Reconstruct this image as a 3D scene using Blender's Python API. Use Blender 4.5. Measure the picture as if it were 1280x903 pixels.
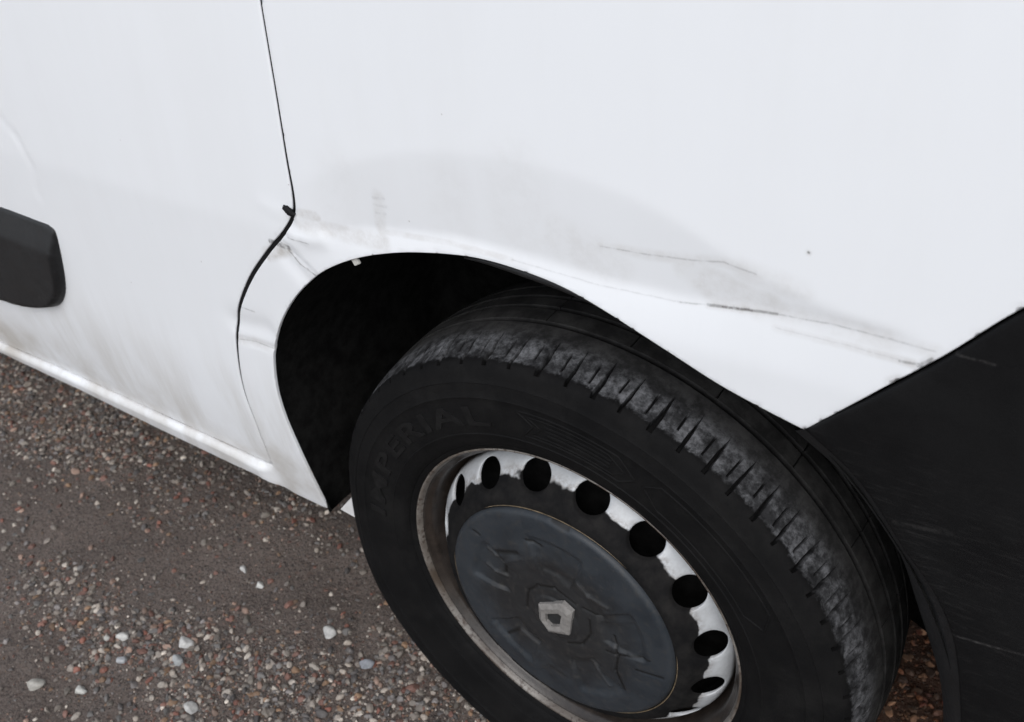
import bpy, bmesh, math, random
import numpy as np
from mathutils import Vector, Matrix, noise
from mathutils.geometry import delaunay_2d_cdt

for o in list(bpy.data.objects):
    bpy.data.objects.remove(o, do_unlink=True)
scene = bpy.context.scene
COL = scene.collection
HUB = 0.305                      # height of the rear hub above the ground

# ------------------------------------------------------------ camera, sky, sun, exposure
yaw, pitch, roll = -0.671494, 0.595206, -0.106033
f = Vector((math.sin(yaw)*math.cos(pitch), math.cos(yaw)*math.cos(pitch), -math.sin(pitch)))
r = Vector((math.cos(yaw), -math.sin(yaw), 0)); u = r.cross(f)
r2 = r*math.cos(roll)+u*math.sin(roll); u2 = -r*math.sin(roll)+u*math.cos(roll)
cam_data = bpy.data.cameras.new('camera'); cam = bpy.data.objects.new('camera', cam_data); COL.objects.link(cam)
cam.matrix_world = Matrix(((r2.x, u2.x, -f.x, .417454), (r2.y, u2.y, -f.y, -.569716), (r2.z, u2.z, -f.z, .800545+HUB), (0, 0, 0, 1)))
cam_data.sensor_width = 36; cam_data.lens = 36*1203.08/1280
cam_data.clip_start = .02; cam_data.clip_end = 2000
cam_data.dof.use_dof = True; cam_data.dof.focus_distance = .88; cam_data.dof.aperture_fstop = 9
scene.camera = cam

SUN_EL, SUN_AZ = math.radians(48), math.radians(152)      # azimuth clockwise from +y
world = bpy.data.worlds.new('World'); scene.world = world; world.use_nodes = True
nt = world.node_tree; nt.nodes.clear()
sky = nt.nodes.new('ShaderNodeTexSky'); sky.sky_type = 'NISHITA'; sky.sun_disc = False
sky.sun_elevation = SUN_EL; sky.sun_rotation = SUN_AZ
sky.air_density = 1.0; sky.dust_density = 1.6; sky.ozone_density = 1.0
hs = nt.nodes.new('ShaderNodeHueSaturation'); hs.inputs['Saturation'].default_value = .36
bg = nt.nodes.new('ShaderNodeBackground'); bg.inputs['Strength'].default_value = .12
wo = nt.nodes.new('ShaderNodeOutputWorld')
nt.links.new(sky.outputs[0], hs.inputs['Color']); nt.links.new(hs.outputs[0], bg.inputs[0]); nt.links.new(bg.outputs[0], wo.inputs[0])
sd = bpy.data.lights.new('sun', 'SUN'); sd.energy = .55; sd.angle = math.radians(40); sd.color = (1, .985, .965)
sun = bpy.data.objects.new('sun', sd); COL.objects.link(sun)
dirv = Vector((math.sin(SUN_AZ)*math.cos(SUN_EL), math.cos(SUN_AZ)*math.cos(SUN_EL), math.sin(SUN_EL)))
sun.rotation_euler = dirv.to_track_quat('Z', 'Y').to_euler(); sun.location = dirv*20
scene.render.engine = 'CYCLES'
vs = scene.view_settings; vs.view_transform = 'Standard'; vs.look = 'None'; vs.exposure = 0.86; vs.gamma = 1.0
vs.use_curve_mapping = False

# ------------------------------------------------------------ material helpers
class NT:
    def __init__(s, name):
        s.m = bpy.data.materials.new(name); s.m.use_nodes = True; s.t = s.m.node_tree; s.t.nodes.clear()
        s.out = s.n('ShaderNodeOutputMaterial'); s.b = s.n('ShaderNodeBsdfPrincipled'); s.l(s.b.outputs[0], s.out.inputs[0])
        s.tc = s.n('ShaderNodeTexCoord'); s.P = s.tc.outputs['Object']
    def n(s, typ, **kw):
        x = s.t.nodes.new(typ)
        for k, v in kw.items(): setattr(x, k, v)
        return x
    def l(s, a, b): s.t.links.new(a, b)
    def put(s, sock, v):
        if isinstance(v, bpy.types.NodeSocket): s.l(v, sock)
        elif isinstance(v, (tuple, list)) and sock.type == 'RGBA' and len(v) == 3: sock.default_value = (*v, 1)
        else: sock.default_value = v
    def math(s, op, a, b=0.0, c=0.0, clamp=False):
        x = s.n('ShaderNodeMath', operation=op, use_clamp=clamp)
        s.put(x.inputs[0], a); s.put(x.inputs[1], b); s.put(x.inputs[2], c); return x.outputs[0]
    def vmath(s, op, a, b=(0, 0, 0), out=0):
        x = s.n('ShaderNodeVectorMath', operation=op); s.put(x.inputs[0], a)
        if op == 'SCALE': s.put(x.inputs[3], b)
        else: s.put(x.inputs[1], b)
        return x.outputs[out]
    def noise(s, scale, detail=4, rough=.6, vec=None, stretch=None, dist=0.0, col=False):
        v = vec or s.P
        if stretch: v = s.vmath('MULTIPLY', v, stretch)
        x = s.n('ShaderNodeTexNoise'); s.l(v, x.inputs['Vector'])
        x.inputs['Scale'].default_value = scale; x.inputs['Detail'].default_value = detail; x.inputs['Roughness'].default_value = rough
        x.inputs['Distortion'].default_value = dist
        return x.outputs[1 if col else 0]
    def ramp(s, v, lo, hi, a=0.0, b=1.0):
        x = s.n('ShaderNodeMapRange', interpolation_type='SMOOTHSTEP'); s.put(x.inputs[0], v)
        x.inputs[1].default_value = lo; x.inputs[2].default_value = hi; x.inputs[3].default_value = a; x.inputs[4].default_value = b
        return x.outputs[0]
    def mix(s, fac, a, b):
        x = s.n('ShaderNodeMix', data_type='RGBA'); s.put(x.inputs[0], fac); s.put(x.inputs[6], a); s.put(x.inputs[7], b); return x.outputs[2]
    def sep(s, v=None):
        x = s.n('ShaderNodeSeparateXYZ'); s.l(v or s.P, x.inputs[0]); return x.outputs
    def bump(s, h, dist, strength=1.0):
        x = s.n('ShaderNodeBump'); x.inputs['Strength'].default_value = strength; x.inputs['Distance'].default_value = dist
        s.l(h, x.inputs['Height']); s.l(x.outputs[0], s.b.inputs['Normal'])
    def set(s, **kw):
        for k, v in kw.items(): s.put(s.b.inputs[k.replace('_', ' ')], v)
        return s.m

def seg_group():
    """mask of a stroke between two points of the x-z plane"""
    g = bpy.data.node_groups.new('stroke_mask', 'ShaderNodeTree')
    for nm, ty in (('P', 'NodeSocketVector'), ('A', 'NodeSocketVector'), ('BA', 'NodeSocketVector'), ('InvLen2', 'NodeSocketFloat'), ('Width', 'NodeSocketFloat')):
        g.interface.new_socket(nm, in_out='INPUT', socket_type=ty)
    g.interface.new_socket('Mask', in_out='OUTPUT', socket_type='NodeSocketFloat')
    N = g.nodes; L = g.links; gi = N.new('NodeGroupInput'); go = N.new('NodeGroupOutput')
    pa = N.new('ShaderNodeVectorMath'); pa.operation = 'SUBTRACT'; L.new(gi.outputs['P'], pa.inputs[0]); L.new(gi.outputs['A'], pa.inputs[1])
    dt = N.new('ShaderNodeVectorMath'); dt.operation = 'DOT_PRODUCT'; L.new(pa.outputs[0], dt.inputs[0]); L.new(gi.outputs['BA'], dt.inputs[1])
    h = N.new('ShaderNodeMath'); h.operation = 'MULTIPLY'; h.use_clamp = True; L.new(dt.outputs['Value'], h.inputs[0]); L.new(gi.outputs['InvLen2'], h.inputs[1])
    sc = N.new('ShaderNodeVectorMath'); sc.operation = 'SCALE'; L.new(gi.outputs['BA'], sc.inputs[0]); L.new(h.outputs[0], sc.inputs[3])
    df = N.new('ShaderNodeVectorMath'); df.operation = 'DISTANCE'; L.new(pa.outputs[0], df.inputs[0]); L.new(sc.outputs[0], df.inputs[1])
    dv = N.new('ShaderNodeMath'); dv.operation = 'DIVIDE'; L.new(df.outputs['Value'], dv.inputs[0]); L.new(gi.outputs['Width'], dv.inputs[1])
    mr = N.new('ShaderNodeMapRange'); mr.interpolation_type = 'SMOOTHSTEP'; L.new(dv.outputs[0], mr.inputs[0])
    mr.inputs[1].default_value = .25; mr.inputs[2].default_value = 1; mr.inputs[3].default_value = 1; mr.inputs[4].default_value = 0
    L.new(mr.outputs[0], go.inputs[0]); return g
SEG = seg_group()
def strokes(t, P2, polys):
    """combined mask of poly-lines [(points, width in m, strength)]"""
    acc = None
    for pts, w, st in polys:
        for (x0, z0), (x1, z1) in zip(pts[:-1], pts[1:]):
            g = t.n('ShaderNodeGroup'); g.node_tree = SEG; t.l(P2, g.inputs['P'])
            g.inputs['A'].default_value = (x0, 0, z0); g.inputs['BA'].default_value = (x1-x0, 0, z1-z0)
            g.inputs['InvLen2'].default_value = 1/max((x1-x0)**2+(z1-z0)**2, 1e-9); g.inputs['Width'].default_value = w
            m = t.math('MULTIPLY', g.outputs[0], st)
            acc = m if acc is None else t.math('MAXIMUM', acc, m)
    return acc

# ---- outlines and marks on the van, in metres from the rear hub
ARCH_LINE = [(-0.3527, -0.0191), (-0.3519, 0.0396), (-0.3543, 0.0948), (-0.3577, 0.1444), (-0.356, 0.1862), (-0.3427, 0.2396), (-0.3181, 0.2832), (-0.2803, 0.3277), (-0.2359, 0.3646), (-0.1886, 0.3901), (-0.1371, 0.4079), (-0.0902, 0.4182), (-0.0466, 0.4241), (-0.0057, 0.4241), (0.0409, 0.4194), (0.0855, 0.4079), (0.135, 0.3912), (0.1813, 0.3736), (0.2192, 0.363), (0.2466, 0.3565)]
BUMPER_TOP = [(0.2466, 0.3565), (0.2912, 0.4058), (0.3275, 0.4449), (0.3641, 0.4885)]
BUMPER_EDGE = [(0.2475, 0.359), (0.2877, 0.3298), (0.3277, 0.279), (0.3512, 0.2508), (0.3712, 0.2112), (0.3903, 0.1239)]
GAP_LINE = [(-0.4287, 0.0323), (-0.4225, 0.0994), (-0.4205, 0.1636), (-0.4061, 0.2309), (-0.3878, 0.2761), (-0.3495, 0.3288), (-0.3069, 0.3718), (-0.2711, 0.4044), (-0.2572, 0.4226), (-0.2522, 0.4421), (-0.2515, 0.4772), (-0.25, 0.5359), (-0.2493, 0.6163)]
SILL_BOTTOM = [(-1.1093, -0.013), (-0.8676, -0.0035), (-0.6694, -0.0025), (-0.4974, -0.0006), (-0.4581, -0.0004), (-0.439, -0.0103), (-0.4179, -0.0183), (-0.3887, -0.0192), (-0.3555, -0.019)]
SILL_TOP = [(-1.1018, 0.0076), (-0.9034, 0.0192), (-0.6588, 0.0258), (-0.52, 0.0289), (-0.4453, 0.0257)]
MOULD = [(-0.8457, 0.3182), (-0.7339, 0.3152), (-0.7205, 0.308), (-0.7318, 0.2724), (-0.749, 0.2266), (-0.7652, 0.2001), (-0.7943, 0.1755), (-0.8347, 0.16), (-0.8966, 0.1463), (-0.9801, 0.1381)]
FAINT = [(-0.757, 0.4462), (-0.7324, 0.4282), (-0.7209, 0.395), (-0.7325, 0.3507)]
CAPS = [([(-0.0827, 0.0581), (-0.0723, 0.0539), (-0.0601, 0.0522)], 3, 1.5), ([(-0.0876, 0.0323), (-0.0754, 0.0279), (-0.0615, 0.0263)], 3, 1.5), ([(-0.0586, 0.0523), (-0.0357, 0.0684)], 3, 1.2), ([(-0.0603, 0.0503), (-0.0634, 0.0289)], 2.5, -2), ([(-0.0703, 0.0574), (-0.0599, 0.054)], 2, -1.5), ([(-0.0282, 0.0994), (-0.0127, 0.0956)], 2.2, -1.5), ([(0.0035, 0.1376), (0.0223, 0.1342)], 2.5, -2), ([(-0.1006, 0.0771), (-0.0915, 0.0746)], 2, -1.5), ([(-0.0154, 0.0807), (-0.0112, 0.0624), (0.006, 0.0614)], 4, 1.2), ([(0.0333, 0.0696), (0.0452, 0.0591), (0.0667, 0.0544)], 3.5, 1.8), ([(0.0369, 0.0335), (0.0577, 0.0316)], 2.2, -1.5), ([(0.0574, 0.0244), (0.0931, 0.0442)], 2, 0.8), ([(0.0706, 0.0091), (0.0767, -0.0144), (0.0732, -0.0393), (0.0823, -0.066)], 2, -2), ([(0.0613, -0.0169), (0.0865, -0.008), (0.1122, -0.0004)], 1.6, -1.4), ([(0.0971, -0.0233), (0.1266, -0.0183)], 2, -1.6), ([(0.0428, -0.046), (0.062, -0.0742)], 3, 1.5), ([(-0.0495, -0.0538), (-0.0297, -0.0633)], 4.5, 1.6), ([(-0.0941, -0.0711), (-0.0734, -0.0506)], 2.5, 1.0), ([(-0.0348, -0.1032), (-0.0109, -0.0833), (0.0075, -0.0873)], 4, 1), ([(0.0432, 0.0194), (0.0435, -0.0022), (0.0323, -0.0241), (0.014, -0.0337)], 2.2, -1.2), ([(-0.0369, -0.0059), (-0.0326, 0.0223), (-0.0193, 0.037), (0.0019, 0.0445), (0.0271, 0.0348)], 2.2, -1.2), ([(-0.0699, 0.0612), (-0.0426, 0.0734)], 4, -2), ([(-0.071, -0.0731), (-0.0527, -0.0538)], 3, -1)]
HARD = [([(-0.1519, 0.4579), (-0.1389, 0.4588)], 0.002, 0.13), ([(-0.1529, 0.4506), (-0.1381, 0.4511)], 0.002, 0.13), ([(-0.1523, 0.4428), (-0.141, 0.4435)], 0.002, 0.1), ([(-0.0062, 0.4306), (0.0764, 0.428), (0.1443, 0.4314)], 0.0009, 0.15), ([(0.0775, 0.4617), (0.1116, 0.4638), (0.1506, 0.4684), (0.1783, 0.4739), (0.202, 0.4707)], 0.0009, 0.28), ([(0.1443, 0.4314), (0.1696, 0.4357)], 0.0009, 0.3), ([(0.1664, 0.4354), (0.1788, 0.437)], 0.0017, 0.6), ([(0.1776, 0.4367), (0.1998, 0.4404)], 0.0015, 0.98), ([(0.1998, 0.4404), (0.2184, 0.4427)], 0.0014, 0.6), ([(0.2184, 0.4427), (0.2561, 0.4464), (0.2825, 0.4466)], 0.0009, 0.27), ([(0.2825, 0.4466), (0.3225, 0.4463)], 0.001, 0.22), ([(0.2187, 0.4327), (0.2686, 0.4342), (0.31, 0.4335)], 0.0008, 0.12), ([(0.3025, 0.4328), (0.3139, 0.4342)], 0.0014, 0.65), ([(0.2354, 0.4949), (0.236, 0.4945)], 0.0011, 0.9), ([(-0.2871, 0.39), (-0.2785, 0.3821), (-0.2642, 0.3676), (-0.2441, 0.3593)], 0.0013, 0.55), ([(-0.2707, 0.3958), (-0.2423, 0.3957)], 0.001, 0.4), ([(0.3001, 0.4157), (0.3034, 0.418)], 0.0028, 0.8), ([(0.314, 0.433), (0.3212, 0.44)], 0.002, 0.6), ([(-0.299, 0.3852), (-0.2749, 0.3825)], 0.0042, 0.75), ([(-0.3993, 0.2387), (-0.3711, 0.2439), (-0.3414, 0.2435)], 0.001, 0.3), ([(-0.3787, 0.2873), (-0.357, 0.2871)], 0.0012, 0.35)]
SOFT = [([(-0.0643, 0.483), (-0.0659, 0.4349)], 0.04, 0.06), ([(0.0025, 0.5087), (0.0026, 0.45)], 0.044, 0.08), ([(0.1505, 0.4617), (0.1754, 0.4465), (0.2112, 0.4491)], 0.016, 0.28), ([(-0.1894, 0.4762), (-0.1986, 0.427)], 0.04, 0.06), ([(0.0414, 0.4589), (0.0835, 0.4479)], 0.03, 0.16), ([(0.2341, 0.4461), (0.2929, 0.4456)], 0.014, 0.2), ([(-0.1457, 0.4606), (-0.1475, 0.447), (-0.1507, 0.4279), (-0.1489, 0.4175)], 0.009, 0.28), ([(-0.2506, 0.4138), (-0.1966, 0.4137), (-0.1469, 0.4144)], 0.012, 0.35), ([(-0.248, 0.4241), (-0.228, 0.4243)], 0.008, 0.6), ([(-0.3079, 0.3688), (-0.2792, 0.3802)], 0.011, 0.6), ([(0.1505, 0.4651), (0.1754, 0.4587), (0.2112, 0.4491)], 0.012, 0.22), ([(0.1933, 0.4702), (0.2332, 0.4655)], 0.014, 0.16), ([(0.2055, 0.4439), (0.2341, 0.4461)], 0.014, 0.22), ([(-0.3993, 0.2387), (-0.3711, 0.2439), (-0.3414, 0.2435)], 0.01, 0.25), ([(0.0775, 0.4617), (0.1116, 0.4638), (0.1506, 0.4684), (0.1783, 0.4739), (0.202, 0.4707)], 0.007, 0.2), ([(-0.147, 0.425), (-0.0727, 0.4315), (-0.0062, 0.4306)], 0.004, 0.25), ([(0.2825, 0.4466), (0.3225, 0.4463)], 0.008, 0.15), ([(0.2187, 0.4327), (0.2686, 0.4342), (0.31, 0.4335)], 0.005, 0.25)]
BUMPER_MARKS = [([(0.3338, 0.4497), (0.3567, 0.4493)], 0.0013, 0.4), ([(0.3613, 0.2153), (0.391, 0.2188), (0.4164, 0.2236)], 0.0015, 0.5), ([(0.318, 0.3031), (0.3546, 0.3094)], 0.003, 0.2)]
# ---- shape of the van's side: y (outboard is negative) as a function of x (towards the tail) and z, measured from the rear hub
def sstep(t):
    t = np.clip(t, 0.0, 1.0)
    return t*t*(3-2*t)
ARC = np.array([(-.30,.43),(-.2476,.4521),(-.2049,.4753),(-.162,.4916),(-.1137,.5053),(-.0697,.5138),(-.0063,.5196),(.0509,.5168),(.1037,.5081),(.1411,.4973),(.1774,.4809),(.2124,.4690),(.2569,.4575),(.32,.452)])
CREASE = np.array([(-.30,.400),(-.273,.4057),(-.2006,.4171),(-.139,.4289),(-.0655,.4385),(.0075,.4375),(.081,.4344),(.1479,.4363),(.2024,.4425),(.268,.4475),(.323,.4479)])
SILL_STEP = np.array([(-2.4,.014),(-1.1,.0105),(-.9,.0222),(-.65,.0300),(-.515,.0334),(-.44,.0290),(-.40,.028)])
FOLDS = [(-.2857,.3908,-.2424,.3605,.0022,.0016), (-.262,.396,-.225,.404,.009,-.0028), (-.280,.372,-.255,.350,.012,.0022), (-.275,.398,-.250,.392,.003,.0012), (-.3975,.2399,-.3393,.2451,.004,.0016), (-.395,.262,-.345,.268,.014,.0024), (-.255,.4185,-.30,.425,.005,-.0010)]      # (x0, z0, x1, z1, width, depth): creases pressed in (+) or raised (-)
def side_y(x, z):
    x = np.asarray(x, float); z = np.asarray(z, float)
    y = np.full(np.broadcast(x, z).shape, -0.030)
    t = np.clip(z-.40, 0, None); y = y+.05*t+.06*t*t
    t = np.clip(.20-z, 0, None); y = y+.5*t*t
    t = np.clip(-.30-x, 0, None); y = y+.010*t*t
    t = np.clip(x-.45, 0, None); y = y+.25*t*t
    za = np.interp(x, ARC[:,0], ARC[:,1]); zc = np.interp(x, CREASE[:,0], CREASE[:,1])
    D = .0062*sstep((x+.275)/.12)*sstep((.315-x)/.22)+.0012*sstep((x+.275)/.02)*sstep((.32-x)/.03)
    t = (za-z)/np.maximum(za-zc, 1e-3)
    inn = np.where(t <= 0, 0, np.where(t < 1, np.abs(t)**1.08, 1.0))
    u = np.clip((zc-z)/.050, 0, 1); u = 1-(1-u)**1.6
    y = y+D*inn*(1-u)
    # sill step under the door
    zs = np.interp(x, SILL_STEP[:,0], SILL_STEP[:,1])
    y = y-.010*sstep((zs-z)/.012)*sstep((-.425-x)/.03)
    for x0,z0,x1,z1,w,d in FOLDS:
        bx, bz = x1-x0, z1-z0
        h = np.clip(((x-x0)*bx+(z-z0)*bz)/(bx*bx+bz*bz), 0, 1)
        dd = ((x-x0-h*bx)**2+(z-z0-h*bz)**2)/w**2
        y = y+d*np.exp(-dd)
    return y
# ------------------------------------------------------------ materials
def mat_paint():
    t = NT('white_van_paint'); x, y, z = t.sep()
    warp = t.noise(90, 3, .6, col=True)
    Pw = t.vmath('ADD', t.P, t.vmath('SCALE', t.vmath('SUBTRACT', warp, (.5, .5, .5)), .0016))
    c = t.n('ShaderNodeCombineXYZ'); xs = t.sep(Pw); t.l(xs[0], c.inputs[0]); t.l(xs[2], c.inputs[2]); P2 = c.outputs[0]
    base = t.mix(t.noise(2.2, 3, .5), (.775, .795, .82), (.80, .815, .835))
    # thin road film, stronger low on the body, vertical runs
    runs = t.noise(16, 5, .65, stretch=(1.0, 1.0, .16)); speck = t.noise(260, 3, .7)
    low = t.ramp(z, .26, .03)
    film = t.math('MULTIPLY', t.ramp(runs, .38, .72), t.math('ADD', t.math('MULTIPLY', low, .48), .03))
    lowmud = t.math('MULTIPLY', t.ramp(t.noise(9, 5, .6), .3, .75), t.math('MULTIPLY', t.ramp(z, .13, .035), .75))
    film = t.math('MAXIMUM', film, lowmud)
    col = t.mix(film, base, (.36, .32, .265))
    # soft smears
    nz = t.ramp(t.noise(60, 5, .7), .35, .7)
    soft = strokes(t, P2, SOFT); col = t.mix(t.math('MULTIPLY', soft, t.math('ADD', t.math('MULTIPLY', nz, .7), .3)), col, (.36, .32, .27))
    fine = t.noise(150, 4, .7); nf = t.ramp(fine, .30, .62)
    hard = strokes(t, P2, HARD); col = t.mix(t.math('MULTIPLY', hard, t.math('ADD', t.math('MULTIPLY', nf, .8), .2)), col, (.045, .043, .042))
    pale = strokes(t, P2, [(p_, w_*2.6, s_*.35) for p_, w_, s_ in HARD if w_ < .004]); col = t.mix(t.math('MULTIPLY', pale, nf), col, (.38, .36, .34))
    # pinprick stone chips and specks
    vo = t.n('ShaderNodeTexVoronoi'); t.l(t.P, vo.inputs['Vector']); vo.inputs['Scale'].default_value = 38
    sp = t.math('MULTIPLY', t.math('LESS_THAN', vo.outputs['Distance'], .035), t.math('GREATER_THAN', t.noise(7, 2), .56))
    col = t.mix(t.math('MULTIPLY', sp, .4), col, (.25, .22, .2))
    t.set(Base_Color=col, Roughness=t.math('ADD', t.math('MULTIPLY', film, .4), t.ramp(t.noise(30, 3), .3, .7, .30, .40)), IOR=1.45)
    t.b.inputs['Coat Weight'].default_value = .25; t.b.inputs['Coat Roughness'].default_value = .12
    t.bump(t.noise(7, 2, .5), .004, .12)
    return t.m
def mat_plain(name, col, rough=.6, var=.25, scale=40, spec=.5, bump=0, metal=0.0, bscale=None):
    t = NT(name); n = t.noise(scale, 5, .6)
    a = tuple(c*(1-var) for c in col); b = tuple(min(1, c*(1+var)) for c in col)
    t.set(Base_Color=t.mix(t.ramp(n, .3, .7), a, b), Roughness=t.ramp(t.noise(scale*2.3, 3), .3, .7, rough-.08, min(1, rough+.08)), Metallic=metal)
    t.b.inputs['Specular IOR Level'].default_value = spec
    if bump: t.bump(t.noise(bscale or scale*6, 3, .6), bump, .6)
    return t.m
def mat_bumper():
    t = NT('grained_black_plastic')
    c = t.mix(t.ramp(t.noise(14, 5, .65), .35, .7), (.0032, .0032, .0036), (.0060, .0060, .0064))
    x, y, z = t.sep()
    # dusty scuffs running along the bumper beside the wheel
    rot = t.n('ShaderNodeMapping'); t.l(t.P, rot.inputs[0]); rot.inputs['Rotation'].default_value = (0, math.radians(-18), 0); rot.inputs['Scale'].default_value = (8, 1, 90)
    st = t.noise(5.5, 5, .7, vec=rot.outputs[0], dist=.6)
    near = t.math('MULTIPLY', t.ramp(x, .50, .33), t.math('MULTIPLY', t.ramp(z, .05, .16), t.ramp(z, .40, .30)))
    m = t.math('MULTIPLY', t.ramp(st, .50, .75), t.math('ADD', t.math('MULTIPLY', near, .18), .006))
    cc = t.n('ShaderNodeCombineXYZ'); t.l(x, cc.inputs[0]); t.l(z, cc.inputs[2])
    k = strokes(t, cc.outputs[0], BUMPER_MARKS)
    m = t.math('MAXIMUM', m, t.math('MULTIPLY', k, t.ramp(t.noise(200, 3), .3, .7)))
    c = t.mix(m, c, (.075, .072, .07))
    t.set(Base_Color=c, Roughness=.62); t.b.inputs['Specular IOR Level'].default_value = .16
    t.bump(t.noise(900, 2, .5), .0004, .5); return t.m
def mat_tyre():
    t = NT('worn_dusty_tyre_rubber'); x, y, z = t.sep()
    R = t.math('SQRT', t.math('ADD', t.math('MULTIPLY', x, x), t.math('MULTIPLY', z, z)))
    c = t.mix(t.ramp(t.noise(16, 5, .65), .3, .7), (.0028, .0028, .0031), (.0058, .0056, .0058))
    n1 = t.noise(38, 6, .72); n2 = t.noise(150, 4, .75)
    # scrubbed, dusty shoulder: starts sharply at the sidewall, fades over the outer rib
    ye = t.math('ADD', y, t.math('MULTIPLY', t.math('SUBTRACT', n2, .5), .012))
    band = t.math('MULTIPLY', t.ramp(ye, .0005, .005), t.ramp(y, .066, .016))
    top = t.math('MULTIPLY', band, t.ramp(R, .297, .3045))
    d = t.math('MULTIPLY', top, t.math('ADD', t.math('MULTIPLY', t.ramp(n1, .40, .68), .85), .15))
    d = t.math('MULTIPLY', d, t.ramp(n2, .34, .60, .38, 1.0))
    at = t.n('ShaderNodeAttribute', attribute_name='scrub_groove_dark'); d = t.math('MULTIPLY', d, at.outputs['Fac'])  # leaves dust out of the grooves, so their recesses stay dark in colour
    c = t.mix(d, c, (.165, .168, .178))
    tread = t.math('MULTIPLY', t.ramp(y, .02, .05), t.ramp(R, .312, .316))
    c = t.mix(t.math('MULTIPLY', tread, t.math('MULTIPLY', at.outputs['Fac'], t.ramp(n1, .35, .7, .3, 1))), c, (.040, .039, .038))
    side = t.math('MULTIPLY', t.ramp(t.noise(12, 6, .75), .45, .75), .5)
    c = t.mix(t.math('MULTIPLY', side, t.ramp(y, .004, .0)), c, (.015, .0145, .014))
    t.set(Base_Color=c, Roughness=t.math('SUBTRACT', .76, t.math('MULTIPLY', d, .30))); t.l(t.math('ADD', .13, t.math('MULTIPLY', d, .30)), t.b.inputs['Specular IOR Level'])
    h = t.math('ADD', t.math('MULTIPLY', n2, 1.0), t.math('MULTIPLY', t.noise(420, 3, .6), .5)); t.bump(h, .0007, .6); return t.m
def mat_rim():
    t = NT('weathered_steel_wheel'); x, y, z = t.sep()
    R = t.math('SQRT', t.math('ADD', t.math('MULTIPLY', x, x), t.math('MULTIPLY', z, z)))
    n = t.noise(45, 6, .7); nf = t.noise(170, 4, .7); ns = t.noise(11, 3)
    silver = t.mix(t.ramp(n, .3, .75), (.52, .54, .56), (.40, .41, .42))
    # caked black muck left by a lost trim, with a ragged outline
    Re = t.math('ADD', R, t.math('ADD', t.math('MULTIPLY', t.math('SUBTRACT', t.noise(30, 3, .6), .5), .018), t.math('MULTIPLY', t.math('SUBTRACT', t.noise(16, 2), .5), .012)))
    grime = t.math('MULTIPLY', t.ramp(Re, .173, .165), t.ramp(nf, .35, .65)); silver = t.mix(t.math('MULTIPLY', grime, .55), silver, (.16, .13, .105)); muck = t.ramp(Re, .1652, .1634)
    mcol = t.mix(t.ramp(n, .3, .8), (.0055, .0055, .006), (.018, .0170, .0162))
    col = t.mix(muck, silver, mcol)
    # rusty brown barrel and flange
    barrel = t.ramp(R, .1805, .1835); bcol = t.mix(t.ramp(n, .3, .7), (.014, .0105, .0085), (.034, .026, .021))
    col = t.mix(barrel, col, bcol)
    fl = t.math('MULTIPLY', t.ramp(R, .1945, .1965), t.ramp(t.math('ADD', y, t.math('MULTIPLY', t.math('SUBTRACT', nf, .5), .003)), .0075, .0035)); fcol = t.mix(t.ramp(ns, .35, .65), (.060, .044, .032), (.19, .175, .158))
    fcol = t.mix(t.math('MULTIPLY', t.ramp(nf, .54, .60), .9), fcol, (.05, .035, .028))
    fcol = t.mix(t.math('MULTIPLY', t.ramp(n, .57, .66), .8), fcol, (.055, .035, .024))
    col = t.mix(fl, col, fcol)
    t.set(Base_Color=col, Roughness=t.mix(muck, (.36,)*3, (.8,)*3), Metallic=0.0)
    t.l(t.math('SUBTRACT', .5, t.math('MULTIPLY', muck, .40)), t.b.inputs['Specular IOR Level'])
    t.bump(t.math('ADD', nf, t.math('MULTIPLY', muck, 1.5)), .0006, .6); return t.m
def mat_cap():
    t = NT('faded_blue_grey_cap_plastic'); x, y, z = t.sep()
    R = t.math('SQRT', t.math('ADD', t.math('MULTIPLY', x, x), t.math('MULTIPLY', z, z)))
    n = t.noise(22, 6, .7); n2 = t.noise(120, 4, .7)
    c = t.mix(t.ramp(n, .3, .75), (.018, .0225, .028), (.029, .034, .040))
    dirt = t.math('MULTIPLY', t.ramp(t.math('ADD', R, t.math('MULTIPLY', t.math('SUBTRACT', n, .5), .09)), .115, .06), .8)
    c = t.mix(dirt, c, (.016, .0155, .0155))
    c = t.mix(t.math('MULTIPLY', t.ramp(n2, .48, .72), .45), c, (.050, .046, .042))
    cc = t.n('ShaderNodeCombineXYZ'); t.l(x, cc.inputs[0]); t.l(z, cc.inputs[2])
    dk = strokes(t, cc.outputs[0], [(p_, w_*.0011, .9) for p_, w_, h_ in CAPS if h_ < 0])
    lt = strokes(t, cc.outputs[0], [(p_, w_*.0009, .4) for p_, w_, h_ in CAPS if h_ > 1.3])
    c = t.mix(t.math('MULTIPLY', dk, .9), c, (.006, .006, .006)); c = t.mix(t.math('MULTIPLY', lt, .6), c, (.09, .09, .09))  # relief shading put into the colour: recessed strokes dark, raised ridges paler
    t.set(Base_Color=c, Roughness=t.ramp(n, .3, .7, .36, .55)); t.b.inputs['Specular IOR Level'].default_value = .35
    t.bump(n2, .0005, .4); return t.m
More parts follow.
